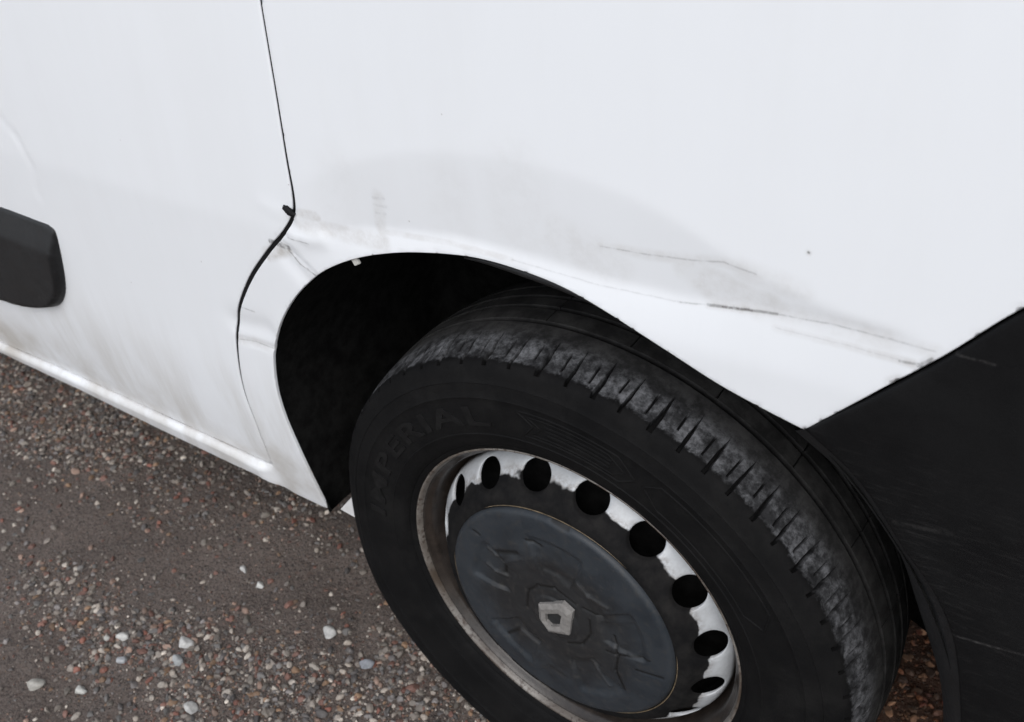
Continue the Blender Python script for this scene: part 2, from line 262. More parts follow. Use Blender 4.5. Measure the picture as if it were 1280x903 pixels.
def mat_ground():
    t = NT('damp_packed_gravelly_dirt')
    c = t.mix(t.ramp(t.noise(3.5, 4, .6), .3, .7), (.105, .080, .068), (.170, .134, .116))
    c = t.mix(t.math('MULTIPLY', t.ramp(t.noise(300, 5, .8), .44, .66), .8), c, (.19, .168, .15))
    c = t.mix(t.math('MULTIPLY', t.ramp(t.noise(190, 5, .8), .50, .62), .85), c, (.035, .028, .026))
    c = t.mix(t.math('MULTIPLY', t.ramp(t.noise(60, 5, .7), .58, .74), .45), c, (.16, .075, .045))
    gx = t.sep(); iron = t.math('MULTIPLY', t.ramp(gx[0], .12, .26), t.ramp(gx[1], .10, .22)); c = t.mix(t.math('MULTIPLY', iron, .75), c, (.13, .062, .036))
    vo = t.n('ShaderNodeTexVoronoi'); t.l(t.P, vo.inputs['Vector']); vo.inputs['Scale'].default_value = 210
    g = t.ramp(vo.outputs['Distance'], .35, .15)
    vm = t.n('ShaderNodeSeparateColor'); t.l(vo.outputs['Color'], vm.inputs[0])
    g = t.math('MULTIPLY', g, t.math('GREATER_THAN', vm.outputs[0], .6))
    gc = t.mix(vm.outputs[1], (.08, .07, .065), (.22, .20, .185)); c = t.mix(t.math('MULTIPLY', g, .8), c, gc)
    t.set(Base_Color=c, Roughness=.85); t.b.inputs['Specular IOR Level'].default_value = .3
    h = t.math('ADD', t.noise(160, 5, .7), t.math('MULTIPLY', g, .6)); t.bump(h, .007, .9); return t.m
def mat_pebble():
    t = NT('mixed_pebble_stone'); a = t.n('ShaderNodeAttribute', attribute_name='tint')
    n = t.noise(330, 4, .7)
    c = t.mix(t.ramp(n, .3, .75, 0, .35), a.outputs['Color'], (.08, .07, .065))
    t.set(Base_Color=c, Roughness=t.ramp(t.noise(90, 2), .3, .7, .45, .75)); t.b.inputs['Specular IOR Level'].default_value = .4
    t.bump(n, .0006, .5); return t.m
def mat_stone(name, col):
    t = NT(name); n = t.noise(120, 5, .7)
    t.set(Base_Color=t.mix(t.ramp(n, .35, .75), col, tuple(v*.55 for v in col)), Roughness=.65); t.bump(n, .001, .5); return t.m
M = dict(paint=mat_paint(), bumper=mat_bumper(), tyre=mat_tyre(), rim=mat_rim(), cap=mat_cap(), ground=mat_ground(), pebble=mat_pebble(),
         liner=mat_plain('black_felt_arch_liner', (.0075, .0075, .0072), .95, .5, 60, .08, .001),
         rubber=mat_plain('black_rubber', (.006, .006, .0065), .6, .3, 60, .2),
         strip=mat_plain('black_moulding_plastic', (.010, .0105, .0115), .5, .2, 30, .45, .0004, 0, 900),
         under=mat_plain('black_underseal', (.01, .01, .01), .9, .4, 30, .1),
         drum=mat_plain('black_brake_drum', (.006, .006, .006), .9, .4, 60, .05),
         badge=mat_plain('scuffed_grey_metal_badge', (.20, .19, .18), .45, .18, 160, .5),
         letters=mat_plain('buffed_rubber_lettering', (.0082, .0080, .0081), .72, .3, 90, .14),
         clip=mat_plain('offwhite_nylon_clip', (.50, .49, .46), .5, .15, 100, .5),
         rust=mat_plain('dull_ochre_wire', (.12, .09, .055), .6, .4, 120, .4),
         tail=mat_plain('red_lens', (.35, .02, .02), .25, .1, 20, .5))
# ------------------------------------------------------------ mesh helpers
def mesh_obj(name, verts, faces, mat, parent=None, smooth=True, edges=()):
    me = bpy.data.meshes.new(name); me.from_pydata([tuple(map(float, v)) for v in verts], list(edges), faces); me.update()
    if smooth: me.polygons.foreach_set('use_smooth', [True]*len(me.polygons))
    me.materials.append(mat); o = bpy.data.objects.new(name, me); COL.objects.link(o)
    if parent: o.parent = parent
    return o
def bm_obj(name, bm, mat, parent=None, smooth=True):
    me = bpy.data.meshes.new(name); bm.normal_update(); bm.to_mesh(me); bm.free()
    if smooth: me.polygons.foreach_set('use_smooth', [True]*len(me.polygons))
    me.materials.append(mat); o = bpy.data.objects.new(name, me); COL.objects.link(o)
    if parent: o.parent = parent
    return o
def fix_normals(o, outward=(0, -1, 0)):
    bm = bmesh.new(); bm.from_mesh(o.data); bmesh.ops.recalc_face_normals(bm, faces=bm.faces); bm.to_mesh(o.data); bm.free()
def sharp(o, deg):
    me = o.data; bm = bmesh.new(); bm.from_mesh(me); lim = math.radians(deg)
    for e in bm.edges:
        if len(e.link_faces) == 2 and e.calc_face_angle(0) > lim: e.smooth = False
    bm.to_mesh(me); bm.free()
def curve(pts, step=.004, closed=False):
    """Catmull-Rom through the points, resampled"""
    P = np.array(pts, float); n = len(P); out = []
    for i in range(n-1):
        p0 = P[max(i-1, 0)]; p1 = P[i]; p2 = P[i+1]; p3 = P[min(i+2, n-1)]
        L = np.linalg.norm(p2-p1); k = max(1, int(math.ceil(L/step)))
        a = max(np.linalg.norm(p1-p0), 1e-6)**.5; b = max(L, 1e-6)**.5; c = max(np.linalg.norm(p3-p2), 1e-6)**.5
        m1 = (p2-p1) if i == 0 else b*((p1-p0)/a-(p2-p0)/(a+b)+(p2-p1)/b)
        m2 = (p2-p1) if i == n-2 else b*((p2-p1)/b-(p3-p1)/(b+c)+(p3-p2)/c)
        for j in range(k):
            t = j/k; out.append((2*t**3-3*t**2+1)*p1+(t**3-2*t**2+t)*m1+(-2*t**3+3*t**2)*p2+(t**3-t**2)*m2)
    out.append(P[-1]); return np.array(out)
def line(a, b, step=.006):
    n = max(1, int(math.ceil(math.dist(a, b)/step))); return np.array([np.array(a)*(1-i/n)+np.array(b)*i/n for i in range(n+1)])
def join(*cs):
    out = [cs[0]]
    for c in cs[1:]: out.append(c[1:] if np.linalg.norm(c[0]-out[-1][-1]) < 1e-4 else c)
    o = np.vstack(out)
    if np.linalg.norm(o[0]-o[-1]) < 1e-4: o = o[:-1]
    return o
def seg_dist(P, B):
    """distance of points to the closed outline"""
    A = B; C = np.roll(B, -1, 0); d = np.full(len(P), 1e9)
    for i in range(0, len(P), 4000):
        p = P[i:i+4000, None, :]; ba = (C-A)[None]; pa = p-A[None]
        h = np.clip((pa*ba).sum(2)/np.maximum((ba*ba).sum(2), 1e-12), 0, 1)
        d[i:i+4000] = np.linalg.norm(pa-ba*h[..., None], axis=2).min(1)
    return d
def inside(P, B):
    c = np.zeros(len(P), bool); A = B; C = np.roll(B, -1, 0)
    for (x0, z0), (x1, z1) in zip(A, C):
        k = ((z0 > P[:, 1]) != (z1 > P[:, 1]))
        if abs(z1-z0) > 1e-12: c ^= k & (P[:, 0] < (x1-x0)*(P[:, 1]-z0)/(z1-z0)+x0)
    return c
def offset(B, w):
    """outline moved inwards (counter-clockwise outline) by w"""
    d = np.roll(B, -1, 0)-np.roll(B, 1, 0); d /= np.maximum(np.linalg.norm(d, axis=1), 1e-9)[:, None]
    return B+np.c_[-d[:, 1], d[:, 0]]*w
def area(B): return .5*np.sum(B[:, 0]*np.roll(B[:, 1], -1)-np.roll(B[:, 0], -1)*B[:, 1])
def panel(name, B, spacing, yfun, mat, parent, rad=.003, flange=.012, fine=None):
    """a pressed sheet panel: outline B in (x, z), surface yfun, edges rolled inboard"""
    if area(B) < 0: B = B[::-1]
    x0, z0 = B.min(0); x1, z1 = B.max(0)
    def grid(sp, bx):
        gx, gz = np.meshgrid(np.arange(bx[0], bx[2], sp), np.arange(bx[1], bx[3], sp)); return np.c_[gx.ravel(), gz.ravel()]
    G = grid(spacing, (x0, z0, x1, z1))
    if fine:
        for sp, bx in fine:
            k = ~((G[:, 0] > bx[0]) & (G[:, 0] < bx[2]) & (G[:, 1] > bx[1]) & (G[:, 1] < bx[3])); G = np.vstack([G[k], grid(sp, bx)])
    G = G+np.random.RandomState(3).uniform(-.0002, .0002, G.shape)
    G = G[inside(G, B)]; G = G[seg_dist(G, B) > rad*1.8]
    rings = []
    for w in (rad*.3, rad*1.0):
        r_ = offset(B, w); k = inside(r_, B) & (seg_dist(r_, B) > w*.9); rings.append(r_[k])
    V = np.vstack([B]+rings+[G]); n = len(B)
    vo, ed, fa, *_ = delaunay_2d_cdt([Vector(v) for v in V], [], [list(range(n))], 1, 1e-6)
    V = np.array([tuple(v) for v in vo]); d = seg_dist(V, B)
    e = np.clip(rad-d, 0, rad); y = yfun(V[:, 0], V[:, 1])+rad-np.sqrt(np.maximum(rad*rad-e*e, 0))
    verts = [(a, b, c) for a, b, c in zip(V[:, 0], y, V[:, 1])]; faces = [tuple(q) for q in fa]
    cnt = {}
    for q in faces:
        for a, b in zip(q, q[1:]+q[:1]): cnt[(a, b)] = 1
    bd = [(a, b) for a, b in cnt if (b, a) not in cnt]; mp = {}
    for a, b in bd:
        for k in (a, b):
            if k not in mp: mp[k] = len(verts); v = verts[k]; verts.append((v[0], v[1]+flange, v[2]))
    faces += [(b, a, mp[a], mp[b]) for a, b in bd]
    o = mesh_obj(name, verts, faces, mat, parent)
    if o.data.polygons[0].normal.y > 0: o.data.flip_normals()
    return o
def lathe(name, prof, n, mat, parent, closed=False):
    """profile [(R, y)] turned about the y axis"""
    V = []; F = []; k = len(prof)
    for i in range(n):
        a = 2*math.pi*i/n; V += [(R_*math.cos(a), y_, R_*math.sin(a)) for R_, y_ in prof]
    for i in range(n):
        j = (i+1) % n
        for q in range(k if closed else k-1):
            w = (q+1) % k; F.append((i*k+q, i*k+w, j*k+w, j*k+q))
    return mesh_obj(name, V, F, mat, parent)
def tube(name, pts, rad, mat, parent, seg=8, ends=True):
    V = []; F = []; P = [Vector(p) for p in pts]; up = Vector((0, 1, 0.01)).normalized()
    for i, p in enumerate(P):
        t = (P[min(i+1, len(P)-1)]-P[max(i-1, 0)]).normalized(); a = t.cross(up).normalized(); b = a.cross(t)
        rr = rad[i] if isinstance(rad, (list, tuple)) else rad
        for k in range(seg):
            c = 2*math.pi*k/seg; V.append(p+a*math.cos(c)*rr+b*math.sin(c)*rr)
    for i in range(len(P)-1):
        for k in range(seg):
            l_ = (k+1) % seg; F.append((i*seg+k, i*seg+l_, (i+1)*seg+l_, (i+1)*seg+k))
    if ends: F.append(tuple(range(seg))); F.append(tuple(reversed(range((len(P)-1)*seg, len(P)*seg))))
    o = mesh_obj(name, V, F, mat, parent); fix_normals(o); return o
def box(name, lo, hi, mat, parent, bev=0.0):
    bm = bmesh.new(); bmesh.ops.create_cube(bm, size=1)
    for v in bm.verts: v.co = Vector([(lo[i]+hi[i])/2+v.co[i]*(hi[i]-lo[i]) for i in range(3)])
    if bev: bmesh.ops.bevel(bm, geom=bm.edges[:], offset=bev, segments=3, affect='EDGES', profile=.6)
    return bm_obj(name, bm, mat, parent, smooth=False)

# ------------------------------------------------------------ the van
van = bpy.data.objects.new('panel_van', None); COL.objects.link(van); van.location = (0, 0, HUB)
van['label'] = 'white panel van with a dented, scratched rear wing over a worn wheel without trim'; van['category'] = 'van'

TOPZ = .82
gap = curve(GAP_LINE, .004)
gn = np.gradient(gap, axis=0); gn /= np.linalg.norm(gn, axis=1)[:, None]; gn = np.c_[-gn[:, 1], gn[:, 0]]   # points towards the door
L = np.interp(gap[:, 1], [.03, .10, .18, .24, .33, .38, .42, .44, .5, .62, .8], [.0007, .0009, .0012, .0019, .0025, .0023, .0021, .0019, .0014, .0012, .0012])
gdoor = gap+gn*L[:, None]; gwing = gap-gn*L[:, None]
arch = curve(ARCH_LINE, .004)
sb = curve([(-2.35, -.05)]+SILL_BOTTOM, .006); stp = curve([(-1.65, .0)]+SILL_TOP, .006)
def soft_y(x, z): return side_y(x, z)
# wing, arch and sill are one pressing
top = line((gwing[-1][0], TOPZ), (1.02, TOPZ), .01)
bt = curve(BUMPER_TOP+[(.44, .56), (.60, .60), (1.02, .60)], .005)
sill_up = curve([(-2.35, SILL_TOP[0][1]-.001)]+[(a, b-.0006) for a, b in SILL_TOP[:-1]]+[(-.4365, .0275), (-.428, .0275)], .005)
wing_out = join(sb, arch[1:], bt[1:], line((1.02, .60), (1.02, TOPZ), .01), top[::-1], gwing[::-1][1:], line(gwing[0], (-.428, .0275), .003), sill_up[::-1][1:], line((-2.35, SILL_TOP[0][1]-.001), (-2.35, -.05), .006))
wing = panel('rear_wing', wing_out, .016, soft_y, M['paint'], van, .0008, .0030, ((.0045, (-.45, .02, .42, .66)), (.004, (-1.20, -.07, -.34, .048))))
wing['label'] = 'dented and scratched white rear wing with arch lip and sill'
# sliding door
dt_up = stp[stp[:, 0] > -1.25][:, :]
door_low = curve([(-1.25, SILL_TOP[0][1]+.001)]+[(a, b+.0004) for a, b in SILL_TOP[:-1] if a > -1.2]+[(-.437, .0305)], .005)
door_out = join(door_low, gdoor, line(gdoor[-1], (gdoor[-1][0], TOPZ), .01), line((gdoor[-1][0], TOPZ), (-1.25, TOPZ), .01), line((-1.25, TOPZ), (-1.25, SILL_TOP[0][1]+.001), .01))
def door_y(x, z):
    y = side_y(x, z); zs = np.interp(x, SILL_STEP[:, 0], SILL_STEP[:, 1])
    y = y+.010*sstep((zs-z)/.012)*sstep((-.425-x)/.03)            # without the sill step
    # faint pressed swage round the moulding
    for (x0, z0), (x1, z1) in zip(FAINT[:-1], FAINT[1:]):
        bx, bz = x1-x0, z1-z0; h = np.clip(((x-x0)*bx+(z-z0)*bz)/(bx*bx+bz*bz), 0, 1)
        y = y+.0008*np.exp(-((x-x0-h*bx)**2+(z-z0-h*bz)**2)/.006**2)
    return y
door = panel('sliding_door', door_out, .007, door_y, M['paint'], van, .0008, .0022)
door['label'] = 'smooth white sliding door with grime along its lower edge'
# the next door forward and the upper body, plainly built
fd = np.array([(-2.33, .012), (-1.256, .012), (-1.256, TOPZ), (-2.33, TOPZ)])
fd_out = join(*[line(fd[i], fd[(i+1) % 4], .03) for i in range(4)])
panel('front_door', fd_out, .03, door_y, M['paint'], van, .0028, .016)
up = join(*[line(a, b, .03) for a, b in (((-2.35, TOPZ+.004), (1.02, TOPZ+.004)), ((1.02, TOPZ+.004), (1.02, 1.40)), ((1.02, 1.40), (-2.35, 1.40)), ((-2.35, 1.40), (-2.35, TOPZ+.004)))])
panel('upper_side_panel', up, .04, soft_y, M['paint'], van, .004, .02)
yT = float(side_y(0, 1.40))
V = []; F = []; ys = [(yT+.02, 1.40), (yT+.06, 1.455), (yT+.16, 1.485), (.85, 1.51), (1.54-yT-.02, 1.485), (1.60-yT, 1.455), (1.64-yT, 1.40), (1.68, .6), (1.66, -.03)]
for x in (-2.35, 1.02): V += [(x, a, b) for a, b in ys]
F = [(i, i+1, i+1+len(ys), i+len(ys)) for i in range(len(ys)-1)]
o = mesh_obj('roof_and_far_side', V, F, M['paint'], van); o.name = 'roof'
sharp(o, 40)
V = [(1.02, a, b) for a, b in [(-.0, .0), (yT, 1.40)]+ys[1:]]; mesh_obj('tail_panel', V, [tuple(range(len(V)))], M['paint'], van, False)
V = [(-2.35, a, b) for a, b in [(-.0, .0), (yT, 1.40)]+ys[1:]]; mesh_obj('front_bulkhead', V, [tuple(range(len(V)))], M['under'], van, False)
# floor pan with a pocket for the wheel
box('floor_pan', (-2.34, .30, .0), (1.0, 1.64, .05), M['under'], van)
box('sill_closing_plate', (-2.34, .012, -.004), (-.425, .295, .03), M['under'], van)
# door seal seen through the gap
seal_c = curve([tuple(g) for g in GAP_LINE]+[(-.2493, TOPZ)], .008)
V = []; F = []
sn = np.gradient(seal_c, axis=0); sn /= np.linalg.norm(sn, axis=1)[:, None]; sn = np.c_[-sn[:, 1], sn[:, 0]]
for i, (a, b) in enumerate(seal_c):
    yy = float(side_y(a, b))+.0013
    for w, dy in ((-.005, .0), (0, 0), (.005, .0)): V.append((a+sn[i][0]*w, yy+dy, b+sn[i][1]*w))
for i in range(len(seal_c)-1):
    for k in (0, 1): F.append((i*3+k, i*3+k+1, i*3+k+4, i*3+k+3))
o = mesh_obj('door_seal', V, F, M['rubber'], van)
# rubber buffer poking out of the gap at the kink
bm = bmesh.new()
bmesh.ops.create_icosphere(bm, subdivisions=3, radius=1)
for v in bm.verts:
    n = noise.noise(v.co*2.1)*.35; v.co *= 1+n; v.co = Vector((v.co.x*.0068, v.co.y*.0032, v.co.z*.0040-v.co.x*.0030))
bu = bm_obj('door_buffer', bm, M['rubber'], van); bu.location = (-.2600, -.0300, .4262)
bu['label'] = 'torn black rubber stub in the door gap'

# side moulding on the door
def moulding():
    out = join(curve([(-1.12, .300), (-.98, .310)]+MOULD[:2], .006), curve(MOULD[1:], .004), curve([MOULD[-1], (-1.12, .118)], .006), line((-1.12, .118), (-1.12, .300), .01))
    if area(out) < 0: out = out[::-1]
    def y_(x, z):
        q = np.c_[np.ravel(x), np.ravel(z)]; d = seg_dist(q, out).reshape(np.shape(x))
        top = np.interp(x, [-1.12, -.98, -.859, -.742, -.72], [.300, .310, .313, .312, .309])
        h = .013*sstep(d/.007)**.6
        # bevelled upper face, flatter lower face
        bev = np.clip(1-(top-z)/.040, 0, 1)
        return door_y(x, z)+.002-h-.003+.013*bev**1.0*1.0
    return panel('side_moulding', out, .004, y_, M['strip'], door, .0016, .012)
mo = moulding(); mo['label'] = 'black plastic rub moulding with rounded rear end'

# retaining clips hanging under the arch lip
def clip(px, pz, ang, w, h, t_):
    bm = bmesh.new(); bmesh.ops.create_cube(bm, size=1)
    for v in bm.verts: v.co = Vector((v.co.x*w, v.co.y*t_, v.co.z*h))
    bmesh.ops.bevel(bm, geom=bm.edges[:], offset=.0006, segments=2, affect='EDGES')
    o = bm_obj('retaining_clip', bm, M['clip'], van, False); o.location = (px, -.024, pz); o.rotation_euler = (0, ang, 0); return o
ap = arch[np.argmin(np.abs(arch[:, 0]+.190)+10*(arch[:, 1] < .2))]
clip(ap[0], ap[1]-.003, math.radians(-28), .0085, .0085, .003)['label'] = 'small off-white clip under the arch lip'

# rear bumper
bm_c = curve(BUMPER_EDGE+[(.398, .05), (.400, -.04)], .005)
def bump_y(x, z):
    y = side_y(x, z)-.001; t = np.clip(z-.30, 0, None); return y-.002*sstep((.62-z)/.1)
bo = join(curve([(.2476, .3580)]+[(a+.0014, b-.0014) for a, b in BUMPER_TOP[1:]]+[(.44, .558), (.60, .598), (1.05, .598)], .006), line((1.05, .598), (1.05, -.04), .01), line((1.05, -.04), (.400, -.04), .01), bm_c[::-1][:-1])
bump = panel('rear_bumper', bo, .008, bump_y, M['bumper'], van, .0022, .004)
bump['label'] = 'scuffed black plastic rear bumper corner'
V = []; F = []; m = len(bm_c); tt = np.linspace(0, 1, m)
inn = curve([(.2300, .3300), (.272, .302), (.3150, .2520), (.3400, .1960), (.3670, .1260), (.3770, .0780), (.383, .03), (.385, -.04)], .005)
inn = np.array([inn[int(round(i*(len(inn)-1)/(m-1)))] for i in range(m)])
for i in range(m):
    a, b = bm_c[i]; c, d = inn[i]; y0 = float(bump_y(np.array(a), np.array(b)))+.0022
    for k in range(7):
        s_ = k/6; bulge = .003*math.sin(math.pi*s_)
        V.append((a+(c-a)*s_-bulge*.5, y0+(.0-y0)*s_-bulge, b+(d-b)*s_))
    V.append((c+.012, .05, d+.008))
for i in range(m-1):
    for k in range(7): F.append((i*8+k, i*8+k+1, (i+1)*8+k+1, (i+1)*8+k))
mesh_obj('bumper_lip', V, F, M['strip'], bump)

# wheel arch liner
cen = (.012, .020)
V = []; F = []; angs = np.radians(np.linspace(-28, 187, 108)); ysl = [-.020, -.006, .02, .08, .16, .24, .285]
aa = np.array([[math.atan2(p[1]-cen[1], p[0]-cen[0]), math.hypot(p[0]-cen[0], p[1]-cen[1])] for p in [tuple(q) for q in arch]+[(.39, .12), (.40, .0), (.40, -.2)]])
aa[aa[:, 0] < -2.6, 0] += 2*math.pi; o_ = np.argsort(aa[:, 0]); aa = aa[o_]
for i, a in enumerate(angs):
    ra = float(np.interp(a, aa[:, 0], aa[:, 1]))
    for k, y_ in enumerate(ysl):
        rr = ra-.0002-(.0012 if k == 0 else 0)
        if k >= 2: rr = ra+.002+(.010 if a < 2.3 else 0)
        if a < math.radians(35) : rr = max(rr, .378) if k >= 1 else rr
        rr += .0025*noise.noise(Vector((a*14, y_*40, 3)))*(k >= 2)
        yy = y_ if k else float(side_y(cen[0]+ra*math.cos(a), cen[1]+ra*math.sin(a)))+.0035
        V.append((cen[0]+rr*math.cos(a), yy, cen[1]+rr*math.sin(a)))
K = len(ysl)
for i in range(len(angs)-1):
    for k in range(K-1): F.append((i*K+k, i*K+k+1, (i+1)*K+k+1, (i+1)*K+k))
nb = len(V); V.append((cen[0], .285, cen[1]))
for i in range(len(angs)-1): F.append((i*K+K-1, nb, (i+1)*K+K-1))
liner = mesh_obj('arch_liner', V, F, M['liner'], van)
i0 = [i for i, a in enumerate(angs) if math.radians(78) < a < math.radians(101)]
pts = [(cen[0]+(float(np.interp(angs[i], aa[:, 0], aa[:, 1]))-.0065)*math.cos(angs[i]), -.016, cen[1]+(float(np.interp(angs[i], aa[:, 0], aa[:, 1]))-.0065)*math.sin(angs[i])) for i in i0]
tube('liner_bead', pts, [.0008+.0035*math.sin(math.pi*i/(len(pts)-1)) for i in range(len(pts))], M['strip'], liner)
# bottom of the inner sill closing the arch, painted white
V = [(-.3545, -.004, -.016), (-.352, .004, -.020), (-.300, .004, -.026), (-.300, .004, -.012), (-.335, .004, -.002), (-.350, .030, .004)]
V = [(a, y_, b) for y_ in (.004, .010) for a, b in ((-.341, -.0215), (-.26, -.030), (-.26, .075))]
o = mesh_obj('inner_sill', V, [(0, 1, 2), (5, 4, 3), (0, 3, 4, 1), (1, 4, 5, 2), (2, 5, 3, 0)], M['paint'], van, False); fix_normals(o)

# ------------------------------------------------------------ the wheel
wheel_prof = [(.1995, .0060), (.2020, .0038), (.2032, .0014), (.2035, .0000), (.2029, -.0011), (.2017, -.0012), (.2004, .0000), (.1991, .0028), (.1976, .0062), (.1956, .0098), (.1925, .0120), (.1905, .0150), (.1898, .0220), (.1885, .0290), (.1860, .0350), (.1842, .0420)]
wheel = lathe('wheel', wheel_prof, 240, M['rim'], van); wheel['label'] = 'bare steel rear wheel with ring of round vent holes'
# wheel disc with its vent holes: triangulated flat, then bent to the cone
def disc():
    prof_r = [.060, .120, .136, .143, .148, .1525, .158, .1667, .176, .1815, .1850]; prof_y = [-.008, -.009, -.0100, -.0105, -.0095, -.0065, -.0010, .0080, .0185, .0270, .0390]
    pts = []; loops = []
    n = 288
    def ring(r_, m_=n): return [(r_*math.cos(2*math.pi*i/m_), r_*math.sin(2*math.pi*i/m_)) for i in range(m_)]
    outer = ring(.185); inner = ring(.060, 96)
    base = outer+inner; edges = [(i, (i+1) % n) for i in range(n)]+[(n+i, n+(i+1) % 96) for i in range(96)]
    holes = []
    for k in range(16):
        a = math.radians(10+22.5*k); hc = (.1668*math.cos(a), .1668*math.sin(a)); m0 = len(base)
        holes.append(hc)
        for j in range(36):
            b = 2*math.pi*j/36; rr, tt_ = .0126*math.cos(b), .0184*math.sin(b)
            base.append((hc[0]+rr*math.cos(a)-tt_*math.sin(a), hc[1]+rr*math.sin(a)+tt_*math.cos(a)))
        edges += [(m0+j, m0+(j+1) % 36) for j in range(36)]
        for j in range(36):
            b = 2*math.pi*j/36; rr, tt_ = .0138*math.cos(b), .0198*math.sin(b)
            base.append((hc[0]+rr*math.cos(a)-tt_*math.sin(a), hc[1]+rr*math.sin(a)+tt_*math.cos(a)))
    H = np.array(holes)
    for r_ in (.08, .10, .12, .13, .136, .139, .142, .145, .148, .152, .156, .159, .162, .166, .170, .174, .178, .1803, .1825, .1838):
        for q in ring(r_, 216):
            if np.min(np.hypot(H[:, 0]-q[0], H[:, 1]-q[1])) > .0212: base.append(q)
    vo, ed, fa, *_ = delaunay_2d_cdt([Vector(b) for b in base], edges, [], 0, 1e-7)
    V2 = np.array([tuple(v) for v in vo]); keep = []
    for q in fa:
        c = V2[list(q)].mean(0); rc = math.hypot(*c)
        if rc < .0598 or rc > .18503: continue
        a = math.atan2(c[1], c[0]); k = np.argmin(np.hypot(H[:, 0]-c[0], H[:, 1]-c[1])); d = c-H[k]; ak = math.atan2(H[k][1], H[k][0])
        rr = d[0]*math.cos(ak)+d[1]*math.sin(ak); tt_ = -d[0]*math.sin(ak)+d[1]*math.cos(ak)
        if (rr/.0126)**2+(tt_/.0184)**2 < .995: continue
        keep.append(tuple(q))
    V3 = []
    for q in V2:
        rc = math.hypot(*q); y_ = float(np.interp(rc, prof_r, prof_y))
        k = np.argmin(np.hypot(H[:, 0]-q[0], H[:, 1]-q[1])); d = q-H[k]; ak = math.atan2(H[k][1], H[k][0])
        rr = (d[0]*math.cos(ak)+d[1]*math.sin(ak))/.0126; tt_ = (-d[0]*math.sin(ak)+d[1]*math.cos(ak))/.0184; e = math.hypot(rr, tt_)
        y_ += .0012*max(0, 1-(e-1)/.08) if e >= .98 else 0
        V3.append((q[0], y_, q[1]))
    cnt = set()
    for q in keep:
        for a, b in zip(q, q[1:]+q[:1]): cnt.add((a, b))
    bd = [(a, b) for a, b in cnt if (b, a) not in cnt]; mp = {}
    for a, b in bd:
        if math.hypot(*V2[a]) > .1845 or math.hypot(*V2[a]) < .07: continue
        for k in (a, b):
            if k not in mp: mp[k] = len(V3); v = V3[k]; V3.append((v[0], v[1]+.0045, v[2]))
        keep.append((b, a, mp[a], mp[b]))
    o = mesh_obj('wheel_disc', V3, keep, M['rim'], wheel)
    if o.data.polygons[0].normal.y > 0: o.data.flip_normals()
    return o
wd = disc()
lathe('brake_drum', [(.0, .045), (.110, .045), (.1790, .055), (.181, .060), (.181, .16), (.05, .17)], 64, M['drum'], wheel)
lathe('wheel_barrel', [(.1842, .042), (.176, .055), (.172, .10), (.178, .16), (.190, .172), (.203, .186)], 96, M['under'], wheel)

# centre cap: shallow dome with moulded pockets, ridges and gouges
def cap():
    V = []; F = []; n = 300; rs = [0]+list(np.linspace(.003, .131, 86))+[.1335, .1355, .1370, .1380, .1386, .1388, .1386, .1378]
    P = []; base = []
    for j, r_ in enumerate(rs):
        for i in range(n):
            a = 2*math.pi*i/n; P.append((r_*math.cos(a), r_*math.sin(a)))
            y_ = -.0205+.0045*(r_/.13)**2
            if r_ > .131: y_ = -.016+{87: .0004, 88: .0014, 89: .003, 90: .005, 91: .0075, 92: .009, 93: .011, 94: .013}.get(j, .0)
            y_ += .0030*float(sstep((.080-r_)/.022))                        # sunken hub
            s_ = .5+.5*math.cos(5*a-1.25); y_ += .0038*float(sstep((s_-.46)/.12))*float(sstep((r_-.055)/.012))*float(sstep((.112-r_)/.010))
            y_ -= .0022*float(sstep((.030-r_)/.004))
            base.append(y_)
    P = np.array(P); y = np.array(base)
    for pts, w, h in CAPS:
        for (x0, z0), (x1, z1) in zip(pts[:-1], pts[1:]):
            bx, bz = x1-x0, z1-z0; q = np.clip(((P[:, 0]-x0)*bx+(P[:, 1]-z0)*bz)/(bx*bx+bz*bz), 0, 1)
            y -= .0010*h*np.exp(-((P[:, 0]-x0-q*bx)**2+(P[:, 1]-z0-q*bz)**2)/(w*.00085)**2)
    V = [(a, b, c) for (a, c), b in zip(P, y)]
    for j in range(len(rs)-1):
        for i in range(n): k = (i+1) % n; F.append((j*n+i, (j+1)*n+i, (j+1)*n+k, j*n+k))
    o = mesh_obj('centre_cap', V, F, M['cap'], wheel)
    bm = bmesh.new(); bm.from_mesh(o.data); bmesh.ops.remove_doubles(bm, verts=bm.verts, dist=1e-6); bmesh.ops.recalc_face_normals(bm, faces=bm.faces); bm.to_mesh(o.data); bm.free()
    o.data.polygons.foreach_set('use_smooth', [True]*len(o.data.polygons)); return o
cp = cap(); cp['label'] = 'scuffed blue-grey centre cap with darkened grooves and gouges'
V = [(.1400*math.cos(a), -.0100+.0008*math.sin(a*3), .1400*math.sin(a)) for a in np.radians(np.arange(0, 361, 3))]
tube('cap_edge_wire', V, .0006, M['rust'], wheel, 8, False)
